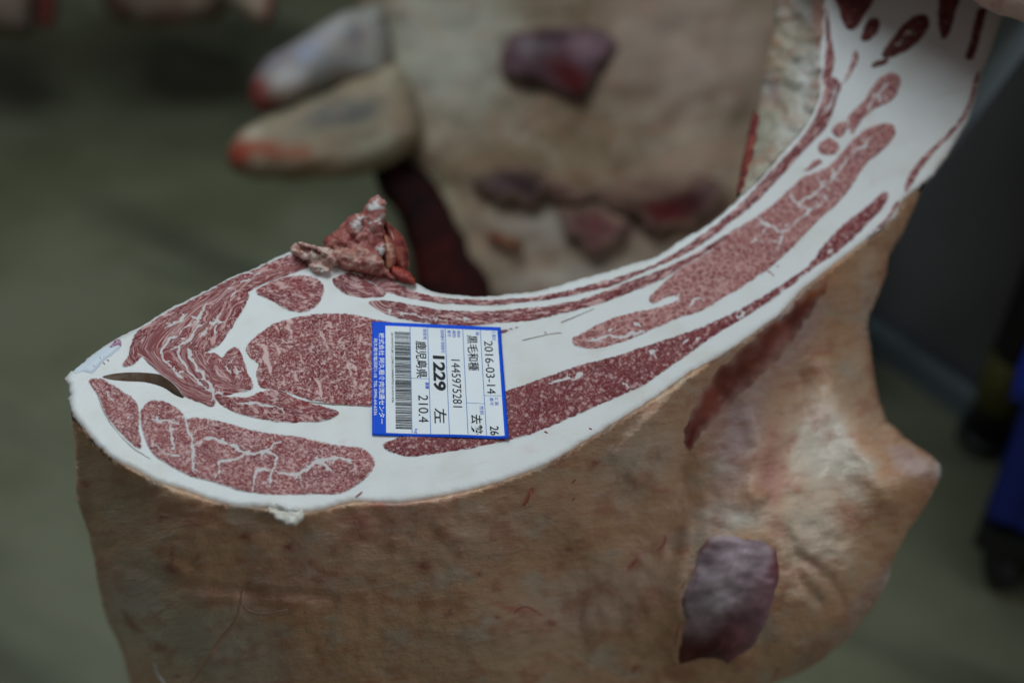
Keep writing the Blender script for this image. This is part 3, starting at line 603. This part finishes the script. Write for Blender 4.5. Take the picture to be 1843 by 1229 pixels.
for x, y, r in ((305,1024,9), (290,931,6), (438,965,6), (518,982,7), (765,1018,7), (704,1146,7), (1074,834,7), (956,885,5), (1023,988,6), (863,1032,5), (810,1102,6), (897,1110,4), (992,1119,6), (1141,1204,6), (155,870,8), (505,1140,6), (390,1185,9), (560,1010,5), (1200,970,5)):
    lay.append((x, y, r * 1.5, r * .75, rng.uniform(-50, 30), (.17, .02, .018), .95)); lay.append((x, y, r * 3, r * 1.5, 0, (.38, .13, .09), .4))
lay += [(237,1120,26,7,55,(.16,.03,.025),.9), (282,1163,24,7,25,(.18,.035,.03),.9), (308,1005,4,26,5,(.30,.07,.06),.8), (950,893,4,20,25,(.40,.07,.05),.8), (1141,1012,5,26,40,(.50,.14,.10),.8), (1195,985,5,26,25,(.50,.16,.11),.7), (930,1095,50,5,10,(.45,.12,.09),.8), (700,905,40,12,-10,(.52,.12,.11),.7), (640,940,40,16,40,(.48,.17,.13),.6), (1232,1060,5,40,8,(.62,.52,.42),.6)]
sidem = skin_mat('tan_outer_fat', .65, .55, rough=(.26, .5))
side = mesh('outer_fat_side', P[keep], F2, sidem, beef, 'tan outer side with blood specks', {'flow': flow_px(VV)[keep], 'col': painted(VV, (.55, .325, .185), lay)[keep]})

def membrane(name, rot=-.5, fibre_mix=.28, spec=.35, rough=(.32, .5)):
    t = NT(name); uv = t.attr('flow', True); base = t.attr('col', True)
    f = t.noise(t.scale(uv, .9, .22, 1, rot), .7, 4, .6); m = t.noise(uv, .16, 4, .55)
    c = t.mix(t.step(m, .3, .7), t.vmath('MULTIPLY', base, (.6, .55, .55)), t.vmath('MULTIPLY', base, (1.25, 1.22, 1.2)))
    c = t.mix(t.step(f, .54, .7, 0, fibre_mix), c, (.44, .33, .34)); c = t.mix(t.step(f, .46, .32, 0, .35), c, t.vmath('MULTIPLY', base, (.5, .35, .35)))  # pale and dark fibre streaks mixed into the colour
    return t.done(c, t.step(m, .3, .7, *rough), t.bump(f, .3, .002), spec)
memb = membrane('purple_membrane_muscle', -.5, .14)
patch('exposed_muscle', L(1492,497, 1451,522, 1406,567, 1361,599, 1331,627, 1282,668, 1259,705, 1238,745, 1227,780, 1233,812, 1250,812, 1268,780, 1300,748, 1326,722, 1360,690, 1402,652, 1430,615, 1458,570, 1490,525), zside, .0012, memb, beef, 5, .0008, 'long dark red strip of muscle under the rim', (.22, .05, .032), [(1470,515,40,14,-40,(.48,.16,.06),.9), (1340,640,60,40,-45,(.19,.045,.028),.7), (1320,720,16,50,40,(.38,.20,.19),.8), (1400,640,16,50,40,(.38,.20,.18),.8), (1240,790,14,40,10,(.22,.03,.03),.8)], jit=(8, 16), blend=((.42, .27, .21), 13))
patch('exposed_muscle', L(1255,978, 1274,961, 1308,953, 1346,963, 1383,970, 1405,993, 1409,1030, 1400,1079, 1383,1128, 1361,1166, 1331,1188, 1306,1206, 1294,1193, 1263,1192, 1222,1204, 1212,1186, 1225,1124, 1221,1087, 1233,1045, 1244,1008), zside, .004, memb, beef, 5, .004, 'purple oval muscle patch with pale membrane', (.36, .28, .31), [(1245,1178,75,36,-20,(.13,.014,.016),.97), (1325,1150,70,40,-35,(.14,.02,.024),.95), (1392,1025,20,80,5,(.14,.018,.022),.95), (1340,1140,40,50,-30,(.26,.12,.14),.7), (1370,1080,30,60,10,(.30,.17,.20),.7), (1262,978,18,10,-30,(.22,.05,.05),.8), (1226,1090,6,40,4,(.15,.02,.02),.9), (1240,1015,5,34,12,(.2,.03,.03),.8), (1290,1070,40,50,0,(.46,.41,.43),.8), (1330,1000,40,26,0,(.42,.34,.37),.7), (1300,955,60,10,0,(.50,.42,.38),.8)], jit=(5, 14), puff=16, blend=((.15, .03, .028), 8))
veinm = plain('pale_tendon', (.56, .36, .25), .35, .2, 40)
ribbon('blood_vessel', L(438,1062, 434,1090, 424,1118, 400,1148, 372,1188, 345,1222, 320,1250), 10, zside, .0015, veinm, beef)
ribbon('blood_vessel', L(436,1085, 450,1100, 480,1104, 520,1096), 7, zside, .001, veinm, beef)
ribbon('fat_shred', L(277,1190, 283,1210, 294,1229, 300,1240), 7, zside, .004, fatm, beef)
hairm = plain('blood_line', (.42, .13, .09), .45, .2, 40)
for ln, wd in ((L(955,885, 950,900, 943,910), 3), (L(1030,870, 1036,862), 3), (L(1198,965, 1195,980, 1182,990), 3), (L(1148,1004, 1140,1014, 1130,1022), 3.5), (L(925,1105, 935,1094, 950,1092, 965,1100, 975,1107), 3), (L(1035,895, 1030,902), 3), (L(1234,1045, 1227,1060), 2.5), (L(1222,1120, 1215,1160), 2.5)):
    ribbon('blood_line', ln, wd * 1.3, zside, .0005, hairm, beef, 3)

# ------------------------------------------------------------------ rib cavity wall behind the rim at the flap
def zin(x, y):
    x = np.asarray(x, float); y = np.asarray(y, float); p = np.stack([x.ravel(), y.ravel()], -1)
    dd, _, tt = dist(p, smooth(TOP[-19:], 8, False)); return (zface(x.ravel(), y.ravel()) + .003 + .0009 * dd).reshape(x.shape)
relief('rib_cavity_wall', L(1325,356, 1346,263, 1361,211, 1376,120, 1391,60, 1409,-70, 1505,-90, 1490,0, 1486,56, 1481,113, 1481,143, 1477,177, 1466,209, 1451,236, 1424,266, 1394,300, 1364,334, 1345,352), zin, skin_mat('cream_cavity_fat', .9, .5, (.3, .3, 0), 0), beef, 7, .004, 12, .04, jit=(3, 14), bumpf=rough_z(.010, 26, 2.2), base=(.32, .29, .22),
       layers=[(1400,100,30,40,0,(.46,.36,.24),.7), (1385,160,18,26,0,(.20,.19,.20),.8), (1450,150,26,60,0,(.62,.61,.57),.8), (1430,60,30,40,0,(.48,.42,.32),.7), (1440,20,30,30,0,(.40,.40,.38),.6), (1420,230,20,60,30,(.55,.54,.48),.8), (1480,60,12,60,0,(.42,.15,.12),.6), (1470,20,10,30,0,(.42,.15,.12),.5)], label='lumpy cream fat lining the rib cavity')
relief('dark_red_strip', L(1356,203, 1366,206, 1364,235, 1354,285, 1342,330, 1332,352, 1325,354, 1332,312, 1342,262), lambda x, y: zin(x, y) - .004, glos, beef, 5, .004, 6, .01, jit=(2, 9))

# the flank of the same carcass, hanging above and dropping into the corner
hq = thing('beef_flank', W(1790, -60, 1.36).tolist(), 'pale pink flank piece hanging in the upper corner above the cut flap', 'beef')
relief('flank_slab', L(1400,-110, 1480,-75, 1600,-60, 1690,-45, 1728,-16, 1750,0, 1768,12, 1800,28, 1843,40, 1870,58, 1900,130, 2000,190, 2080,120, 2100,-120, 2060,-600, 1960,-900, 1700,-980, 1500,-900, 1400,-600, 1370,-300), lambda x, y: 1.33 + .00035 * np.maximum(0, 1850 - np.asarray(x)), skin_mat('pink_flank', .6), hq, 22, .03, 60, .36, jit=(3, 25), base=(.52, .37, .31), layers=[(1766,0,20,8,25,(.35,.10,.08),.8), (1830,30,40,12,20,(.50,.34,.24),.6)])  # unseen rest of the carcass, widened and thickened to shade the flap

# ------------------------------------------------------------------ the paper label
TL = W(668.7, 582.2, zface(668.7, 582.2)); TR = W(899.9, 592.1, zface(899.9, 592.1)); BR = W(915.4, 792.7, zface(915.4, 792.7)); BL = W(670.2, 783.9, zface(670.2, 783.9))
cL = (TL + TR + BR + BL) / 4; eu = (TR - TL + BR - BL) / 2; ev = (BL - TL + BR - TR) / 2
lw, lh = np.linalg.norm(eu), np.linalg.norm(ev); eu /= lw; ev -= eu * (ev @ eu); ev /= np.linalg.norm(ev)
def lab(a, b, h=0.0):
    a = np.asarray(a, float); b = np.asarray(b, float)
    lift = .0016 + .0022 * np.clip((a - .82) / .18, 0, 1) ** 2 * np.clip((b - .3) / .7, 0, 1) + .0012 * np.clip((.12 - b) / .12, 0, 1) ** 2 + .0006 * np.sin(a * 7) * np.sin(b * 5)
    return cL + ((a - .5) * lw)[..., None] * eu + ((b - .5) * lh)[..., None] * ev + (lift + h)[..., None] * NW
label = thing('paper_label', lab(.5, .5).tolist(), 'white paper label with blue border, barcode and black lettering lying on the cut face', 'label')
def paper(name, color, rough=.6):
    t = NT(name); g = t.n('ShaderNodeNewGeometry').outputs['Position']; n = t.noise(g, 60, 3); f = t.noise(g, 900, 2)
    return t.done(t.mix(t.step(n, .3, .7, 0, .12), color, tuple(c * .75 for c in color)), rough, t.bump(f, .05, .0002), .2)
blue_m = paper('blue_print', (.002, .085, .70)); white_m = paper('white_paper', (.80, .84, .86)); ink = paper('black_ink', (.016, .02, .024)); bink = paper('blue_ink', (.10, .16, .62)); wink = paper('white_print', (.78, .84, .92)); rule_m = paper('blue_rule', (.05, .17, .52))
def sheet(name, a0, a1, b0, b1, h, mat, th=None, rad=0.0):
    n = 44; g = [(a0 + (a1 - a0) * i / n, b0 + (b1 - b0) * j / n) for j in range(n + 1) for i in range(n + 1)]
    ga = np.array(g); P = lab(ga[:, 0], ga[:, 1], np.full(len(g), h)); Fc = [(j * (n + 1) + i, (j + 1) * (n + 1) + i, (j + 1) * (n + 1) + i + 1, j * (n + 1) + i + 1) for j in range(n) for i in range(n)]
    if th:
        m = len(P); P = np.concatenate([P, P - NW * th]); Fc += [tuple(k + m for k in f[::-1]) for f in Fc]
        rim = [i for i in range(n)] + [i * (n + 1) + n for i in range(n)] + [n * (n + 1) + n - i for i in range(n)] + [(n - i) * (n + 1) for i in range(n)]
        Fc += [(rim[i], rim[(i + 1) % len(rim)], rim[(i + 1) % len(rim)] + m, rim[i] + m) for i in range(len(rim))]
    return mesh(name, P, Fc, mat, label)
sheet('backing', 0, 1, 0, 1, 0, blue_m, .0004)
sheet('white_panel', .102, .971, .032, .977, .00018, white_m)
def strips(name, rects, h, mat):
    V, Fc = [], []
    for a0, a1, b0, b1 in rects:
        n = 30; long_b = (b1 - b0) > (a1 - a0); o = len(V)
        for i in range(n + 1):
            t_ = i / n
            V += ([(a0, b0 + (b1 - b0) * t_), (a1, b0 + (b1 - b0) * t_)] if long_b else [(a0 + (a1 - a0) * t_, b1), (a0 + (a1 - a0) * t_, b0)])
        Fc += [(o + 2 * i, o + 2 * i + 2, o + 2 * i + 3, o + 2 * i + 1) for i in range(n)]
    V = np.array(V); return mesh(name, lab(V[:, 0], V[:, 1], np.full(len(V), h)), Fc, mat, label)
CL = [.291, .427, .564, .701, .838]
strips('ruling', [(c - .0022, c + .0022, .034, .975) for c in CL] + [(.293, .425, .4985, .5015), (.703, .836, .699, .702), (.840, .970, .626, .629)], .00034, rule_m)
# barcode: bars run across the strip; widths in a fixed irregular rhythm
rects, b = [], .083
pat = random.Random(12)
while b < .945:
    wb_ = pat.choice([.0028, .0028, .0055, .0055, .009]); rects.append((.172, .288, b, min(b + wb_, .948))); b += wb_ + pat.choice([.003, .003, .0055, .0055, .008])
strips('barcode', rects, .00034, ink)
dg = bpy.context.evaluated_depsgraph_get
def text(body, a0, a1, b0, b1, mat, bold=0.0):
    """lettering that reads down the label: text x runs along b, text up runs towards a"""
    cu = bpy.data.curves.new('lettering', 'FONT'); cu.body = body; cu.size = 1; cu.offset = bold; cu.resolution_u = 4; cu.fill_mode = 'FRONT'
    tmp = bpy.data.objects.new('lettering', cu); col.objects.link(tmp)
    me = bpy.data.meshes.new_from_object(tmp.evaluated_get(dg())); col.objects.unlink(tmp); bpy.data.objects.remove(tmp)
    n = len(me.vertices); co = np.empty(n * 3); me.vertices.foreach_get('co', co); co = co.reshape(-1, 3)
    Fc = [tuple(p.vertices) for p in me.polygons]; bpy.data.meshes.remove(me)
    mn, mx = co.min(0), co.max(0); sz = np.maximum(mx - mn, 1e-6)
    bb = b0 + (co[:, 0] - mn[0]) / sz[0] * (b1 - b0); aa = a0 + (co[:, 1] - mn[1]) / sz[1] * (a1 - a0)
    return mesh('lettering', lab(aa, bb, np.full(n, .00042)), Fc, mat, label, smoothed=False)
text('株式会社 阿久根食肉流通センター', .050, .094, .10, .905, wink, .015)
text('阿久根市塩浜町1-10  TEL 0996-64-6336', .011, .041, .155, .835, wink, .012)
text('2014459752811229012104000702161031426', .146, .161, .09, .72, ink)
text('原産地', .390, .420, .045, .140, bink); text('鹿児島県', .330, .415, .160, .495, ink, .012); text('重量', .398, .424, .530, .590, bink, .02); text('210.4', .342, .415, .645, .880, ink); text('kg', .306, .332, .935, .975, bink)
text('枝肉番号 管理番号', .526, .555, .045, .255, bink); text('1229', .458, .552, .285, .600, ink, .035); text('左', .458, .548, .755, .885, ink, .01)
text('個体', .655, .680, .045, .105, bink); text('識別', .618, .645, .045, .105, bink); text('番号', .580, .606, .045, .105, bink); text('1445975281', .600, .668, .312, .742, ink)
text('種', .800, .826, .050, .080, bink); text('黒毛和種', .730, .812, .082, .405, ink, .008); text('性別', .798, .828, .722, .795, bink); text('去勢', .728, .812, .800, .970, ink, .012)
text('と畜日', .928, .958, .040, .120, bink); text('2016-03-14', .862, .928, .130, .612, ink); text('と畜', .916, .944, .645, .715, bink); text('番号', .878, .906, .645, .715, bink); text('26', .866, .932, .895, .972, ink, .01)

# ------------------------------------------------------------------ carcass hanging behind
ZB = 2.35
back = thing('hanging_carcass', W(1000, 560, ZB + .1).tolist(), 'blurred pale carcass with two leg stubs hanging behind the cut forequarter', 'carcass')
bskin = skin_mat('pale_carcass', .5, .15, (.2, .3, .2), .2, (.5, .7), .5, .25)
def zb(x, y): return ZB + ((np.asarray(x) - 1050) / 900) ** 2 * .18 - .0002 * (np.asarray(y) - 200)
relief('carcass_body', L(650,-120, 640,10, 645,100, 660,200, 690,285, 725,340, 760,430, 805,510, 850,580, 1000,660, 1250,640, 1440,520, 1460,300, 1470,-120), zb, bskin, back, 14, .10, 110, .25, jit=(8, 60), bumpf=rough_z(.02, 90, 3.1), base=(.20, .14, .082),
       layers=[(1250,90,190,150,0,(.35,.26,.21),.9), (1260,290,120,60,0,(.36,.25,.18),.7), (800,90,150,130,0,(.40,.39,.32),.9), (740,240,60,70,30,(.30,.22,.16),.6), (800,380,26,80,-25,(.40,.38,.26),.7), (900,480,90,50,0,(.26,.19,.12),.7), (950,440,120,60,0,(.30,.25,.20),.6), (1100,480,200,40,-10,(.30,.25,.20),.6), (1000,530,250,40,0,(.20,.14,.09),.7), (780,500,40,80,0,(.06,.015,.012),.9), (910,340,70,30,0,(.16,.11,.10),.8), (1150,380,170,50,-5,(.20,.10,.09),.75), (980,400,60,26,0,(.34,.29,.25),.8), (960,470,60,24,10,(.34,.26,.19),.7), (1020,500,130,16,-6,(.36,.31,.26),.8), (880,440,40,30,0,(.32,.20,.13),.7)])  # darker blotches around the exposed muscle are shading painted into the colour
relief('leg', L(690,20, 640,15, 600,32, 530,78, 480,108, 452,146, 452,190, 472,206, 515,192, 600,160, 700,140), lambda x, y: ZB - .02 + (np.asarray(x) - 450) * -.0001, bskin, back, 9, .07, 45, .10, jit=(4, 30), base=(.30, .29, .26), layers=[(555,92,40,22,-32,(.34,.38,.50),.9), (600,120,70,20,-25,(.17,.17,.17),.8), (520,150,30,26,0,(.58,.54,.54),.8), (466,178,24,44,0,(.22,.012,.012),.98), (640,60,20,22,0,(.14,.14,.17),.8), (590,60,40,16,-35,(.5,.5,.52),.6), (490,112,40,10,-35,(.24,.18,.30),.7)], label='upper leg stub with red cut end')
relief('leg', L(720,120, 640,140, 560,180, 480,212, 432,238, 410,276, 418,308, 460,322, 560,325, 640,318, 705,296, 760,240), lambda x, y: ZB - .06 + (np.asarray(x) - 450) * -.00005, bskin, back, 9, .07, 50, .12, jit=(4, 30), base=(.34, .28, .19), layers=[(430,272,30,34,0,(.36,.035,.018),.95), (480,270,60,16,5,(.34,.06,.03),.85), (540,270,20,12,0,(.38,.13,.07),.8), (450,240,20,12,-30,(.60,.54,.40),.8), (610,205,80,26,-15,(.13,.13,.125),.92), (640,250,60,14,-15,(.20,.17,.11),.7), (560,300,60,12,-15,(.24,.12,.05),.7), (600,302,40,10,-15,(.50,.34,.25),.8), (420,310,20,14,0,(.20,.06,.03),.7), (660,270,50,16,-15,(.36,.33,.25),.6)], label='lower leg stub with red cut end')  # dark grey blotch near the top paints in the dark between the legs
zfb = lambda x, y: zb(x, y) - .028
bm = membrane('purple_patch', .1, .06, .08, (.6, .75))
patch('exposed_muscle', L(897,100, 912,68, 960,52, 1040,46, 1095,60, 1112,88, 1085,120, 1068,155, 1042,182, 1000,168, 960,147, 915,142, 898,122), zfb, .006, bm, back, 8, .012, jit=(5, 24), base=(.10, .055, .065), layers=[(1030,148,50,34,30,(.085,.005,.006),.97), (955,85,40,20,0,(.26,.22,.24),.7), (905,110,12,26,0,(.08,.045,.06),.8), (1060,80,40,24,0,(.25,.16,.19),.7)], blend=((.20, .14, .12), 12), label='dark purple muscle patch')
for poly, bs, ly in ((L(845,322, 880,300, 930,298, 975,318, 985,345, 950,372, 890,362, 855,345), (.055, .03, .033), [(900,330,20,14,0,(.14,.10,.11),.7)]), (L(970,335, 1010,325, 1090,340, 1180,340, 1230,318, 1290,318, 1310,345, 1290,385, 1230,415, 1170,425, 1140,395, 1080,370, 1000,362), (.05, .011, .011), [(1190,390,50,30,0,(.085,.011,.011),.8), (1280,345,30,20,0,(.15,.09,.09),.7)]), (L(1010,375, 1080,365, 1130,395, 1120,430, 1060,455, 1020,430), (.13, .055, .055), [(1060,400,26,20,0,(.16,.05,.05),.7)])):
    patch('exposed_muscle', poly, lambda x, y: zb(x, y) - .028, .006, bm, back, 8, .012, jit=(18, 34), base=bs, layers=ly, blend=((.22, .15, .11), 26), seed=bs[0] * 50)
patch('exposed_muscle', L(870,415, 900,418, 940,435, 938,452, 905,448, 878,434), lambda x, y: zb(x, y) - .03, .005, bm, back, 7, .01, base=(.20, .05, .03), jit=(8, 20), blend=((.24, .17, .11), 14))
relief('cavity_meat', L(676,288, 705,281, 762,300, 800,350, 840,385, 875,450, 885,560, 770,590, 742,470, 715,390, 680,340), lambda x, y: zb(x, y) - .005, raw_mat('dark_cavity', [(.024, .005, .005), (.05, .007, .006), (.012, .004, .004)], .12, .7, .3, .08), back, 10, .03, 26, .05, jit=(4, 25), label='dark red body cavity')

# ------------------------------------------------------------------ carcasses far behind
far = thing('distant_carcass', W(330, -40, 3.2).tolist(), 'dark blurred carcass far behind, with a tan leg stub ending red', 'carcass')
relief('carcass_body', L(150,-220, 180,-30, 190,20, 215,42, 260,46, 330,44, 400,28, 440,-60, 430,-220), lambda x, y: 3.2 + 0 * x, bskin, far, 14, .08, 50, .2, base=(.16, .11, .08), layers=[(210,20,30,30,0,(.05,.02,.02),.9), (310,35,30,12,0,(.25,.06,.05),.7)])
relief('leg', L(360,-60, 400,-5, 430,18, 462,44, 482,46, 494,24, 494,-10, 470,-80), lambda x, y: 3.14 + 0 * x, bskin, far, 10, .06, 30, .1, base=(.42, .33, .25), layers=[(488,18,12,40,10,(.38,.06,.05),.95), (470,44,14,8,0,(.40,.08,.06),.7)])
far2 = thing('distant_carcass', W(40, -60, 3.2).tolist(), 'dark brown blurred carcass far behind, its lower edge tipped red', 'carcass')
relief('carcass_body', L(-120,-220, -120,20, -40,58, 20,68, 60,60, 70,-220), lambda x, y: 3.2 + 0 * x, bskin, far2, 14, .08, 50, .2, base=(.17, .125, .10))
relief('leg', L(60,-220, 66,20, 68,46, 84,56, 98,44, 104,0, 108,-220), lambda x, y: 3.15 + 0 * x, bskin, far2, 10, .05, 20, .1, base=(.12, .02, .018), layers=[(82,48,16,10,0,(.36,.10,.07),.9)])

# ------------------------------------------------------------------ things by the wall
def tube(p, q, r0, r1, n=20):
    p, q = np.array(p, float), np.array(q, float); d = q - p; d /= np.linalg.norm(d); a = np.cross(d, (0, 1, .3)); a /= np.linalg.norm(a); b = np.cross(d, a)
    V = [c + (a * math.cos(k * 2 * math.pi / n) + b * math.sin(k * 2 * math.pi / n)) * r for c, r in ((p, r0), (q, r1)) for k in range(n)]
    return V, [(k, (k + 1) % n, n + (k + 1) % n, n + k) for k in range(n)] + [tuple(range(n))[::-1], tuple(range(n, 2 * n))]
steel = plain('grey_blue_steel', (.22, .27, .30), .45, .12, 10, .5, .0)
pb = floor_pt(1432, 600); ptop = W(1942, -110, 1.75)
pole = thing('steel_pole', pb.tolist(), 'slanting grey steel pole rising behind the flap of meat', 'pole')
mesh('tube', *map(list, tube(pb + np.array([0, 0, .01]), ptop, .032, .032)), steel, pole)
V, Fc = join([tube(pb, pb + np.array([0, 0, .012]), .09, .09), tube(pb + np.array([0, 0, .012]), pb + np.array([0, 0, .05]), .05, .04)]); mesh('foot_plate', V, Fc, steel, pole, smoothed=False)
# black post with a yellow band
bp = floor_pt(1772, 792)
post = thing('bollard', bp.tolist(), 'black post with a yellow band beside the dark wall', 'post')
blackm = plain('black_rubber', (.012, .012, .013), .5, .2, 15); yel = plain('worn_yellow_paint', (.11, .105, .02), .55, .2, 20)
ax = np.array([.06, .02, 1.0]); ax /= np.linalg.norm(ax)
V, Fc = join([tube(bp, bp + ax * .03, .055, .055), tube(bp + ax * .03, bp + ax * .62, .045, .045), tube(bp + ax * .62, bp + ax * .65, .045, .03)]); mesh('shaft', V, Fc, blackm, post)
mesh('band', *map(list, tube(bp + ax * .10, bp + ax * .22, .047, .047)), yel, post)
# blue crate
cb = floor_pt(1835, 1060) + np.array([.225, .05, 0])
crate = thing('plastic_crate', cb.tolist(), 'blue plastic crate standing on the floor by the wall', 'crate')
bluem = plain('blue_plastic', (.012, .03, .30), .35, .1, 12); darkp = plain('dark_plastic', (.012, .012, .014), .5, .2, 12)
rz = math.radians(-28); cr, sr = math.cos(rz), math.sin(rz)
def rot(v): v = np.array(v, float); return np.stack([v[:, 0] * cr - v[:, 1] * sr, v[:, 0] * sr + v[:, 1] * cr, v[:, 2]], -1) + cb
def part(nm, boxes, mat):
    V, Fc = join([box_mesh(*b) for b in boxes]); return mesh(nm, rot(V), Fc, mat, crate, smoothed=False)
hx, hy, z1, z2 = .26, .18, .22, .46
part('trolley_base', [(0, 0, .13, .54, .38, .05)], darkp)
for sx in (-1, 1):
    for sy in (-1, 1):
        c = rot([[sx * .22, sy * .15, .05]])[0]; mesh('wheel', *map(list, tube(c + np.array([-.015, 0, 0]), c + np.array([.015, 0, 0]), .05, .05)), darkp, crate)
part('bottom', [(0, 0, .17, .50, .34, .02)], bluem)
part('side_wall', [(0, -hy, .32, .52, .014, .28)], bluem); part('side_wall', [(0, hy, .32, .52, .014, .28)], bluem)
part('end_wall', [(-hx, 0, .32, .014, .346, .28)], bluem); part('end_wall', [(hx, 0, .32, .014, .346, .28)], bluem)
part('rim', [(0, -hy - .012, .467, .57, .034, .022), (0, hy + .012, .467, .57, .034, .022), (-hx - .012, 0, .467, .034, .348, .022), (hx + .012, 0, .467, .034, .348, .022)], bluem)
for k in range(5): part('rib', [(-.2 + k * .1, -hy - .011, .31, .014, .012, .25)], bluem)
print('objects', len(bpy.data.objects), 'tris', sum(len(m.polygons) for m in bpy.data.meshes))
